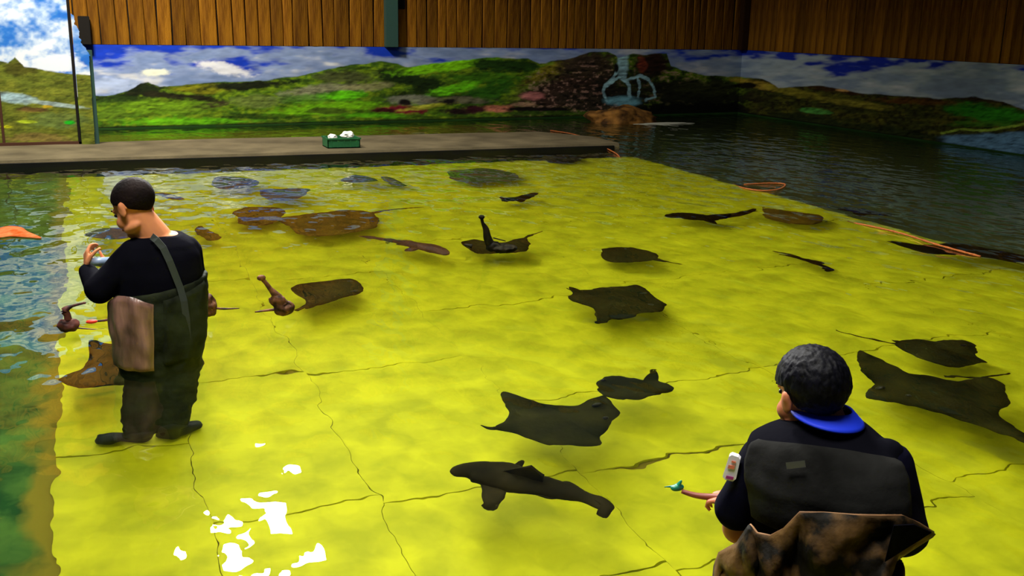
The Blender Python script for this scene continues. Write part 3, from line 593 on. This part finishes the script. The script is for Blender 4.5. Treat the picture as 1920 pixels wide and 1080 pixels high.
bird((530, 590), [(532, 578, 20, 15), (520, 562, 16, 12)], [(530, 572, 13), (520, 557, 9), (508, 543, 5), (498, 530, 4), (490, 521, 4.5)], [[(520, 580, 5), (500, 582, 4), (478, 585, 2)]], 'floatbrown', 'reddish-brown long-necked float left of a dark ray')
bird((130, 622), [(128, 610, 23, 14)], [(128, 600, 8), (126, 590, 7), (122, 582, 8), (135, 574, 3), (158, 568, 2)], [[(145, 615, 3), (170, 617, 2), (196, 618, 1)]], 'floatred', 'dark red-brown float left of the man in waders')
bird((388, 592), [(389, 573, 19, 24)], None, [[(398, 577, 4), (420, 579, 3.6), (449, 578, 1.5)]], 'floatbrown', 'round brown float half hidden behind the back of the man in waders')
bird((928, 474), [(925, 462, 15, 10), (945, 466, 26, 8)], [(920, 460, 9), (914, 446, 8), (911, 430, 6), (905, 418, 3), (903, 407, 3.2)], [[(925, 446, 2), (948, 452, 1.5)], [(885, 462, 8), (870, 458, 2)]], 'floatblack', 'black long-necked float standing over a ray in the far middle')
fr = Frame(at(190, 608, 0)); bm = bmesh.new(); s = fr.sc(190, 600)
P = [fr.q(px, py) for px, py in ((222, 586), (212, 594), (200, 600), (183, 602))]; q, r_ = resample(P, [3*s, 2.6*s, 2.4*s, 2*s], 5); tube(bm, q, r_, 8)
t = thing('red_tipped_stick', (fr.A.x, fr.A.y, 0), 'curved dark stick with a red tip beside the waders', 'stick'); from_bm('shaft', bm, M['floatred'], t)
bm = bmesh.new(); ell(bm, fr.q(172, 603), (11*s, 6*s, 4.2*s)); from_bm('tip', bm, M['red'], t)

# ------------------------------------------------------------------ people
def basis_of(fr, az, bow, tilt=0):
    """head axes: face turned az degrees left of straight away, bowed by bow"""
    a = math.radians(az); f_ = (fr.f*math.cos(a)-fr.r*math.sin(a)); s_ = (fr.r*math.cos(a)+fr.f*math.sin(a)); b = math.radians(bow)
    ff = f_*math.cos(b)-Vector((0, 0, 1))*math.sin(b); uu = Vector((0, 0, 1))*math.cos(b)+f_*math.sin(b)
    t = math.radians(tilt); s2 = s_*math.cos(t)+uu*math.sin(t); u2 = -s_*math.sin(t)+uu*math.cos(t)
    return Matrix((s2, ff, u2)).transposed()
def head_into(bm, c, B, k):
    def T(p): return Vector(c)+B@(Vector(p)*k)
    def E(p, r, sub=4): ell(bm, T(p), [v*k for v in r], B, sub)
    E((0, -.012, .035), (.078, .098, .086)); E((0, .028, -.030), (.062, .066, .082)); E((0, .072, -.098), (.026, .022, .018)); E((0, .078, .018), (.05, .02, .016))
    for s in (-1, 1):
        E((.042*s, .052, -.045), (.026, .032, .03)); E((.040*s, .02, -.085), (.028, .045, .022)); E((.081*s, -.004, -.012), (.010, .021, .033), 3); E((.086*s, -.012, .002), (.010, .013, .02), 3)
    cap(bm, T((0, .088, .012)), T((0, .112, -.030)), .009*k, .015*k, 12); E((0, .092, -.062), (.024, .012, .008), 3)
    return T
def face_bits(fig, T, B, k, hairm):
    for s in (-1, 1):
        bm = bmesh.new(); ell(bm, T((.031*s, .083, .0)), (.012*k, .010*k, .008*k), B, 3); from_bm('eye', bm, M['eye'], fig)
        bm = bmesh.new(); cap(bm, T((.018*s, .098, .022)), T((.046*s, .086, .024)), .004*k, .003*k, 8); from_bm('eyebrow', bm, hairm, fig)
    bm = bmesh.new(); ell(bm, T((0, .098, -.064)), (.023*k, .008*k, .007*k), B, 3); from_bm('mouth', bm, M['lip'], fig)
def hair(fig, T, B, k, m_, line, puff=1.08, rough=.004):
    bm = bmesh.new(); bmesh.ops.create_icosphere(bm, subdivisions=6, radius=1); kill = []
    for v in bm.verts:
        d = v.co.copy(); p = Vector((d.x*.078*puff, -.012+d.y*.098*puff, .035+d.z*.086*puff)); 
        if d.z < -.2: p.y -= .0; p.x *= 1-.12*(-d.z-.2); 
        if p.z < line(p.x, p.y): kill.append(v)
        n = noise.noise(Vector((d.x*9, d.y*9, d.z*4)))*rough+noise.noise(Vector((d.x*28, d.y*28, d.z*9)))*rough*.5
        v.co = T(p+d*n)
    bmesh.ops.delete(bm, geom=kill, context='VERTS')
    o = from_bm('hair', bm, m_, fig); md = o.modifiers.new('s', 'SOLIDIFY'); md.thickness = .012*k; md.offset = -1; return o
def hand_into(bm, wrist, d, pn, k=1.0, curl=.9, side=1):
    """palm and five bent fingers; d along the hand, pn palm normal"""
    d = d.normalized(); pn = (pn-d*pn.dot(d)).normalized(); s = d.cross(pn)*side
    for i in range(4): cap(bm, wrist+s*(i-1.5)*.008*k, wrist+d*.085*k+s*(i-1.5)*.020*k, .014*k, .0115*k, 10)
    for i, L in enumerate((.068, .078, .073, .058)):
        p = wrist+d*.088*k+s*(i-1.5)*.0205*k; a = curl*.4
        for j, fr_ in enumerate((.45, .32, .23)):
            q_ = p+(d*math.cos(a)+pn*math.sin(a))*L*fr_*k; cap(bm, p, q_, (.0092-.0012*j)*k, (.0085-.0012*j)*k, 10); p = q_; a += curl*.8
    p = wrist+d*.025*k-s*.026*k; a = .5
    for j, L in enumerate((.038, .03, .024)):
        q_ = p+(d*math.cos(.6)-s*math.sin(.7)*(1-.4*j)+pn*.35*(j+1)).normalized()*L*k; cap(bm, p, q_, (.0125-.0015*j)*k, (.011-.0015*j)*k, 10); p = q_
def ringpts(fr, xl, xr, py, depth, off=0, n=48, inf=0.0, sup=2.3, th=None):
    a = fr.q(xl, py, off); b = fr.q(xr, py, off); c = (a+b)/2; hw = (b-a).length/2+inf; dd = depth+inf; out = []
    ts = th if th is not None else [2*math.pi*i/n for i in range(n)]
    for t in ts:
        sx = math.sin(t); cx = math.cos(t)
        out.append(c+fr.r*hw*math.copysign(abs(sx)**(2/sup), sx)-fr.f*dd*math.copysign(abs(cx)**(2/sup), cx))
    return out
def interp_rows(rows, y):
    ys = [r[0] for r in rows]; return [float(np.interp(y, ys, [r[i] for r in rows])) for i in range(1, len(rows[0]))]

# ---- man standing at left in olive waders
A = at(306, 684, 0); fr = Frame(A); s = fr.sc(306, 560)
man = thing('person', (A.x, A.y, ZB), 'standing person with short cropped hair, black shirt and olive chest waders', 'person')
#            y    xl   xr   depth off
rows = [(430, 272, 318, .055, .03), (440, 255, 345, .085, .02), (452, 238, 362, .11, .01), (475, 226, 374, .13, .0), (510, 222, 379, .14, .0), (545, 222, 379, .14, .0), (585, 222, 379, .14, 0), (625, 226, 377, .135, 0), (660, 230, 370, .13, 0), (700, 236, 366, .12, 0)]
def torso(bm, rows_, y0, y1, inf, fr_, step=8):
    rr = []; y_ = y0
    while y_ <= y1: xl, xr_, dp_, of_ = interp_rows(rows_, y_); rr.append(ringpts(fr_, xl, xr_, y_, dp_, of_, inf=inf)); y_ += step
    loft(bm, rr)
Bh = basis_of(fr, 48, 30, -4); hc = fr.q(252, 388, .03); kh = 1.12
FEET = [at(262, 822, -.70), at(318, 812, -.70)]
hipL = fr.q(282, 684); hipR = fr.q(334, 684)
elbL = fr.q(184, 540, -.02); wrL = fr.q(163, 508, .10); elbR = fr.q(368, 540, .06); wrR = fr.q(212, 500, .24)
shL = fr.q(250, 478, .0); shR = fr.q(352, 472, .02)
bm = bmesh.new(); T = head_into(bm, hc, Bh, kh)
cap(bm, fr.q(262, 405, .02), fr.q(292, 446, .02), .066, .078, 20)
torso(bm, rows, 436, 700, -.012, fr)
cap(bm, shL, elbL, .05, .042); cap(bm, elbL, wrL, .042, .028); cap(bm, shR, elbR, .052, .042); cap(bm, elbR, wrR, .042, .028)
hand_into(bm, wrL+Vector((0, 0, .01)), (fr.q(163, 480, .14)-wrL), fr.r+fr.f*.3, 1.0, 1.0); hand_into(bm, wrR, (fr.q(186, 494, .25)-wrR), Vector((0, 0, 1)), .95, .8, -1)
for hp, ft in ((hipL, FEET[0]), (hipR, FEET[1])):
    kn = hp.lerp(Vector((ft.x, ft.y, ft.z)), .5)+fr.f*.03; an = Vector((ft.x, ft.y, ZB+.10)); cap(bm, hp, kn, .08, .055); cap(bm, kn, an, .052, .038); cap(bm, an-Vector((0, 0, .04)), an-fr.r*(.12 if ft is FEET[0] else -.08)+fr.f*.04-Vector((0, 0, .06)), .03, .022)
remeshed('body', bm, M['skin'], man, .0065, 3); face_bits(man, T, Bh, kh, M['hairshort'])
hair(man, T, Bh, kh, M['hairshort'], lambda x, y: np.interp(y, [-.12, -.06, -.02, .0, .04, .06, .1], [-.050, -.045, -.01, .012, .03, .06, .065]), 1.05, .0008)
bm = bmesh.new(); torso(bm, rows, 438, 640, .006, fr); cap(bm, fr.q(250, 470, .0), fr.q(350, 466, .01), .06, .065, 20)
cap(bm, fr.q(252, 482, 0), fr.q(186, 542, -.02), .082, .070, 20); cap(bm, fr.q(186, 542, -.02), fr.q(164, 508, .09), .066, .040, 20); cap(bm, fr.q(350, 474, .02), fr.q(366, 534, .04), .078, .062, 20); cap(bm, fr.q(366, 534, .05), fr.q(222, 500, .23), .058, .036, 20)
remeshed('shirt', bm, M['shirt'], man, .009, 3, lambda c: c+noise.noise_vector(c*9)*.007)
# waders: bib, legs, boots
def wader_post(c):
    z = c.z; d = noise.noise(Vector((c.x*13, c.y*13, c.z*4)))*.012+noise.noise(c*22)*.006; v = Vector((c.x-A.x, c.y-A.y, 0)).normalized(); return c+v*d
bm = bmesh.new(); rr = []
for i in range(18):
    f_ = i/17; ring = []
    for k in range(56):
        t = 2*math.pi*k/56; ytop = 528+10*math.cos(t+.9)-8*math.sin(t); y_ = ytop+(712-ytop)*f_
        xl, xr_, dp_, of_ = interp_rows(rows, y_); ring.append(ringpts(fr, xl, xr_, y_, dp_, of_, inf=.020+.012*math.sin(f_*3.1), th=[t])[0])
    rr.append(ring)
loft(bm, rr)
for hp, ft in ((hipL, FEET[0]), (hipR, FEET[1])):
    kn = hp.lerp(ft, .5); an = Vector((ft.x, ft.y, ZB+.12)); cap(bm, hp-Vector((0, 0, .0)), kn, .125, .105, 20); cap(bm, kn, an, .105, .075, 20)
remeshed('waders', bm, M['bib'], man, .010, 2, wader_post)
for ft, dr in ((FEET[0], -1), (FEET[1], .75)):
    an = Vector((ft.x, ft.y, ZB+.13)); bm = bmesh.new(); cap(bm, an, an-Vector((0, 0, .055)), .078, .066, 20)
    toe = an+fr.r*.14*dr+fr.f*.04-Vector((0, 0, .07)); cap(bm, an-Vector((0, 0, .065)), toe, .062, .055, 20, .85, Vector((0, 0, 1)))
    remeshed('boot', bm, M['boot'], man, .009, 3)
# rubber side panel on the back-left, with folds
def patch(name, fr_, rows_, y0, y1, th0, th1, inf, m_, fig, n=26, mrows=26, fold=0, topf=None, ff=0):
    bm = bmesh.new(); out = []
    for i in range(mrows):
        ring = []
        for k in range(n):
            t = th0+(th1-th0)*k/(n-1); u = k/(n-1); yt = y0 if topf is None else topf(u); y_ = yt+(y1-yt)*i/(mrows-1); xl, xr_, dp_, of_ = interp_rows(rows_, y_)
            e = fold*(math.sin(u*17+math.sin(i*.25)*1.5)*.5+noise.noise(Vector((u*6, i*.22, 3)))*1.2)
            edge = -.012 if (k in (0, n-1) or i in (0, mrows-1)) else 0
            ring.append(ringpts(fr_, xl, xr_, y_, dp_, of_, inf=inf+e+edge+ff*math.sin(i/(mrows-1)*math.pi), th=[t])[0])
        out.append(ring)
    loft(bm, out, closed=False); return from_bm(name, bm, m_, fig)
patch('side_panel', fr, rows, 548, 676, -1.50, -.12, .046, M['rubber'], man, fold=.006, topf=lambda u: 556-18*math.sin(u*3.0), ff=.003)
patch('back_panel', fr, rows, 520, 668, .02, 1.15, .036, M['bib'], man, fold=.004, topf=lambda u: 548-26*u, ff=.003)
def strap(fr_, pts, wd, m_, fig, name='strap'):
    bm = bmesh.new(); rows2 = []
    for i, (px, py, off) in enumerate(pts):
        c = fr_.q(px, py, off); n_ = pts[min(i+1, len(pts)-1)]; p_ = pts[max(i-1, 0)]; t = (fr_.q(*n_)-fr_.q(*p_)).normalized(); s_ = t.cross(fr_.f).normalized()
        rows2.append([c-s_*wd/2, c+s_*wd/2, c+s_*wd/2+fr_.f*.006, c-s_*wd/2+fr_.f*.006])
    loft(bm, rows2); return from_bm(name, bm, m_, fig, False)
def back_off(rows_, px, py, inf):
    xl, xr_, dp_, of_ = interp_rows(rows_, py); u = max(-.98, min(.98, (px-(xl+xr_)/2)/((xr_-xl)/2))); return of_-(dp_+inf)*(1-abs(u)**2.3)**(1/2.3)
strap(fr, [(px, py, back_off(rows, px, py, e)) for px, py, e in ((284, 443, .03), (293, 450, .036), (306, 465, .03), (318, 490, .028), (328, 515, .030), (338, 540, .042), (345, 565, .058), (350, 600, .062), (352, 640, .058))], .032, M['strap'], man)
# pale phone held up by both hands
bm = bmesh.new(); c = fr.q(186, 491, .17)
box(bm, -.055, .055, -.006, .006, -.022, .022, .004)
for v in bm.verts: v.co = c+fr.r*v.co.x+fr.f*v.co.y+Vector((0, 0, 1))*v.co.z
tag(from_bm('phone', bm, M['phone'], None), 'small pale blue phone held by the person in olive waders', 'phone')

# ---- man at lower right, bent over, yoke and folded camouflage waders
A2 = at(1535, 655, .92); A2.z = 0; f2 = Frame(A2)
p2 = thing('person', (A2.x, A2.y, ZB), 'black-haired person with blue collar and brown folded-down waders, seen from behind', 'person')
rows2 = [(774, 1512, 1594, .05, .045), (786, 1494, 1612, .065, .038), (800, 1468, 1634, .080, .028), (815, 1436, 1656, .095, .015), (832, 1412, 1690, .10, .0), (860, 1402, 1702, .115, -.01), (900, 1402, 1704, .125, -.02), (950, 1410, 1700, .125, -.02), (1000, 1418, 1690, .12, -.01), (1060, 1422, 1672, .12, 0), (1140, 1425, 1665, .12, 0), (1260, 1415, 1675, .13, 0), (1400, 1425, 1665, .12, 0)]
B2 = basis_of(f2, 38, 12, 2); h2 = f2.q(1521, 738, .04); k2 = .98
shL2 = f2.q(1425, 862, .0); elL2 = f2.q(1384, 990, .02); wrL2 = f2.q(1396, 946, .20); shR2 = f2.q(1670, 880, .0); elR2 = f2.q(1690, 990, .03); wrR2 = f2.q(1600, 1000, .24)
bm = bmesh.new(); T2 = head_into(bm, h2, B2, k2); cap(bm, f2.q(1525, 745, .045), f2.q(1545, 806, .03), .055, .066, 20); torso(bm, rows2, 800, 1400, -.01, f2, 16)
cap(bm, shL2, elL2, .052, .042); cap(bm, elL2, wrL2, .044, .028); cap(bm, shR2, elR2, .055, .042); cap(bm, elR2, wrR2, .042, .028)
hand_into(bm, wrL2, f2.q(1350, 932, .22)-wrL2, Vector((0, 0, -1))+f2.r*.4, .9, 1.15); hand_into(bm, wrR2, f2.q(1540, 1010, .30)-wrR2, Vector((0, 0, -1)), .95, .8, -1)
hip = f2.q(1545, 1320)
for sg in (-1, 1):
    hp = Vector((A2.x, A2.y, 0))+f2.r*.085*sg; kn = hp+Vector((0, 0, -.33))+f2.f*.03; an = hp+Vector((0, 0, -.67)); cap(bm, hp+Vector((0, 0, .05)), kn, .085, .055); cap(bm, kn, an, .052, .036); cap(bm, an, an+f2.f*.13-Vector((0, 0, .03)), .036, .028)
remeshed('body', bm, M['skin2'], p2, .0055, 3); face_bits(p2, T2, B2, k2, M['hair'])
hair(p2, T2, B2, k2, M['hair'], lambda x, y: np.interp(y, [-.12, -.06, -.02, .0, .04, .07, .12], [-.050, -.044, -.02, .030, .032, .045, .05]), 1.13, .003)
bm = bmesh.new(); torso(bm, rows2, 776, 1120, .006, f2, 10); cap(bm, f2.q(1435, 858, .0), f2.q(1660, 862, 0), .052, .055, 20)
remeshed('shirt', bm, M['shirt'], p2, .007, 3, lambda c: c+noise.noise_vector(c*10)*.006)
for a, b, ra, rb, nm in ((f2.q(1432, 860, .0), f2.q(1384, 955, .01), .062, .062, 'sleeve'), (f2.q(1666, 876, .0), f2.q(1690, 995, .01), .066, .068, 'sleeve')):
    bm = bmesh.new(); cap(bm, a, b, ra, rb, 22)
    remeshed(nm, bm, M['navy'], p2, .007, 3, lambda c: c+noise.noise_vector(c*12)*.006)
patch('yoke', f2, rows2, 818, 972, -1.15, 1.2, .020, M['yoke'], p2, fold=.003, topf=lambda u: 826-16*math.sin(u*math.pi), n=40, ff=.003)
bm = bmesh.new(); rr = []
for i in range(6):
    y_ = 764+i*3.4; ring = []
    for k in range(40):
        t = 2*math.pi*k/40; w_ = 47+i*4.0; ring.append(ringpts(f2, 1548-w_, 1548+w_*1.12, y_+8*math.sin(t)*(i/5), .055+.008*i, .035-.002*i, th=[t], sup=2.0)[0]+Vector((0, 0, 0)))
    rr.append(ring)
loft(bm, rr, ends=False); o = from_bm('collar', bm, M['blue'], p2); md = o.modifiers.new('s', 'SOLIDIFY'); md.thickness = .006
o['label'] = 'bright blue collar'
_o = back_off(rows2, 1492, 872, .034)
bm = bmesh.new(); loft(bm, [[f2.q(px, py, _o) for px, py in ((1473, 867), (1509, 863), (1511, 876), (1475, 880))], [f2.q(px, py, _o+.006) for px, py in ((1473, 867), (1509, 863), (1511, 876), (1475, 880))]]); from_bm('tag', bm, M['tag'], p2, False)
# sleeve patch with its printed marks
def plate(fr_, poly, off, m_, name, fig, th=.004):
    bm = bmesh.new(); a = [fr_.q(px, py, off) for px, py in poly]; b = [p_+fr_.f*th for p_ in a]; loft(bm, [a, b]); return from_bm(name, bm, m_, fig, False)
po = -.055
sp = plate(f2, [(1367, 856), (1372, 853), (1384, 857), (1388, 862), (1380, 898), (1374, 903), (1360, 900), (1355, 894)], po, M['white'], 'sleeve_patch', p2, .02); sp['label'] = 'white sleeve patch with orange and purple marks'
for nm, poly, mm in (('print', [(1362, 892), (1376, 895), (1374, 900), (1360, 897)], 'purple'), ('print', [(1366, 872), (1378, 874), (1376, 880), (1364, 878)], 'redprint'), ('print', [(1372, 864), (1380, 866), (1379, 869), (1371, 867)], 'redprint')):
    o = plate(f2, poly, po-.003, M[mm], nm, p2, .002); o.parent = sp; o.matrix_parent_inverse = Matrix.Translation(p2.location).inverted() if False else Matrix()
    o.matrix_parent_inverse = sp.matrix_basis.inverted() @ Matrix.Translation(-p2.location) @ Matrix.Translation(p2.location)
# waders: waist tube, legs, folded-down bib
bm = bmesh.new(); rr = []
for y_ in range(1030, 1341, 14): xl, xr_, dp_, of_ = interp_rows(rows2, y_); rr.append(ringpts(f2, xl, xr_, y_, dp_, of_, inf=.02))
loft(bm, rr)
for sg in (-1, 1):
    hp = Vector((A2.x, A2.y, 0))+f2.r*.095*sg; cap(bm, hp+Vector((0, 0, .04)), hp+Vector((0, 0, -.35)), .125, .10, 20); cap(bm, hp+Vector((0, 0, -.35)), hp+Vector((0, 0, -.64)), .10, .07, 20); cap(bm, hp+Vector((0, 0, -.67)), hp+Vector((0, 0, -.685))+f2.f*.14, .062, .05, 20)
remeshed('waders', bm, M['camo'], p2, .012, 2, lambda c: c+noise.noise_vector(c*8)*.02)
TOP = [(1338, 1110, .02), (1343, 1062, -.03), (1352, 1035, -.08), (1386, 1018, -.13), (1408, 984, -.15), (1420, 1000, -.17), (1445, 1005, -.18), (1470, 992, -.19), (1500, 961, -.20), (1545, 962, -.21), (1600, 966, -.21), (1650, 967, -.20), (1690, 967, -.17), (1722, 981, -.12), (1750, 998, -.06)]
BOT = [(1345, 1190, .02), (1350, 1180, -.06), (1360, 1185, -.12), (1390, 1190, -.17), (1420, 1190, -.19), (1440, 1195, -.20), (1465, 1195, -.21), (1490, 1195, -.22), (1520, 1195, -.22), (1555, 1195, -.23), (1600, 1190, -.23), (1635, 1170, -.22), (1652, 1110, -.19), (1657, 1056, -.15), (1745, 1003, -.062)]
def row(a, b, t, k=5):
    P = [f2.q(*u).lerp(f2.q(*v), t) for u, v in zip(a, b)]; out = []
    for i in range(len(P)-1):
        for j in range(k): out.append(P[i].lerp(P[i+1], j/k))
    return out+[P[-1]]
bm = bmesh.new(); rr = []
for i in range(22):
    t = i/21; R_ = row(TOP, BOT, t); n = len(R_); o_ = []
    for k, p_ in enumerate(R_):
        u = k/(n-1); e = (noise.noise(Vector((u*7, t*2.2, 4)))*.05+noise.noise(Vector((u*19, t*5, 9)))*.03+abs(math.sin(u*16+t*3))*.022)*min(1, t*5)*min(1, (1-u)*8); o_.append(p_-f2.f*e)
    rr.append(o_)
loft(bm, rr, closed=False); o = from_bm('folded_bib', bm, M['camo'], p2); md = o.modifiers.new('s', 'SOLIDIFY'); md.thickness = .008
R_ = row(TOP, BOT, 0, 3); bm = bmesh.new(); tube(bm, R_, [.0035]*len(R_), 6); o = from_bm('hem', bm, M['edge'], p2)
P = [f2.q(*u) for u in ((1655, 1056, -.15), (1700, 1028, -.11), (1750, 998, -.06))]
# dark plate that paints in the shade below the projecting corner
bm = bmesh.new(); a = [f2.q(1659, 1054, -.235), f2.q(1747, 999, -.10), f2.q(1714, 984, -.185), f2.q(1676, 986, -.235)]; loft(bm, [a, [p_+f2.f*.006 for p_ in a]]); from_bm('corner_shade', bm, M['shirt'], p2, False)
# green-headed feeding lure in his hand
t = thing('lure', f2.q(1300, 922, .22), 'green-headed red-brown lure held out by the person with blue collar', 'lure')
P = [f2.q(1366, 934, .20), f2.q(1335, 932, .22), f2.q(1305, 929, .22), f2.q(1278, 921, .22)]; s2 = f2.sc(1300, 920)*1.1
q, r_ = resample(P, [7*s2, 6.5*s2, 5.5*s2, 4*s2], 5); bm = bmesh.new(); tube(bm, q, r_, 12); from_bm('handle', bm, M['stick'], t)
bm = bmesh.new(); ell(bm, f2.q(1270, 914, .22), (14*s2, 8*s2, 7*s2)); cap(bm, f2.q(1272, 910, .22), f2.q(1277, 902, .22), 5*s2, 2.5*s2); cap(bm, f2.q(1262, 912, .22), f2.q(1246, 913, .22), 3*s2, 1.2*s2)
remeshed('head', bm, M['greentoy'], t, .0025, 2)
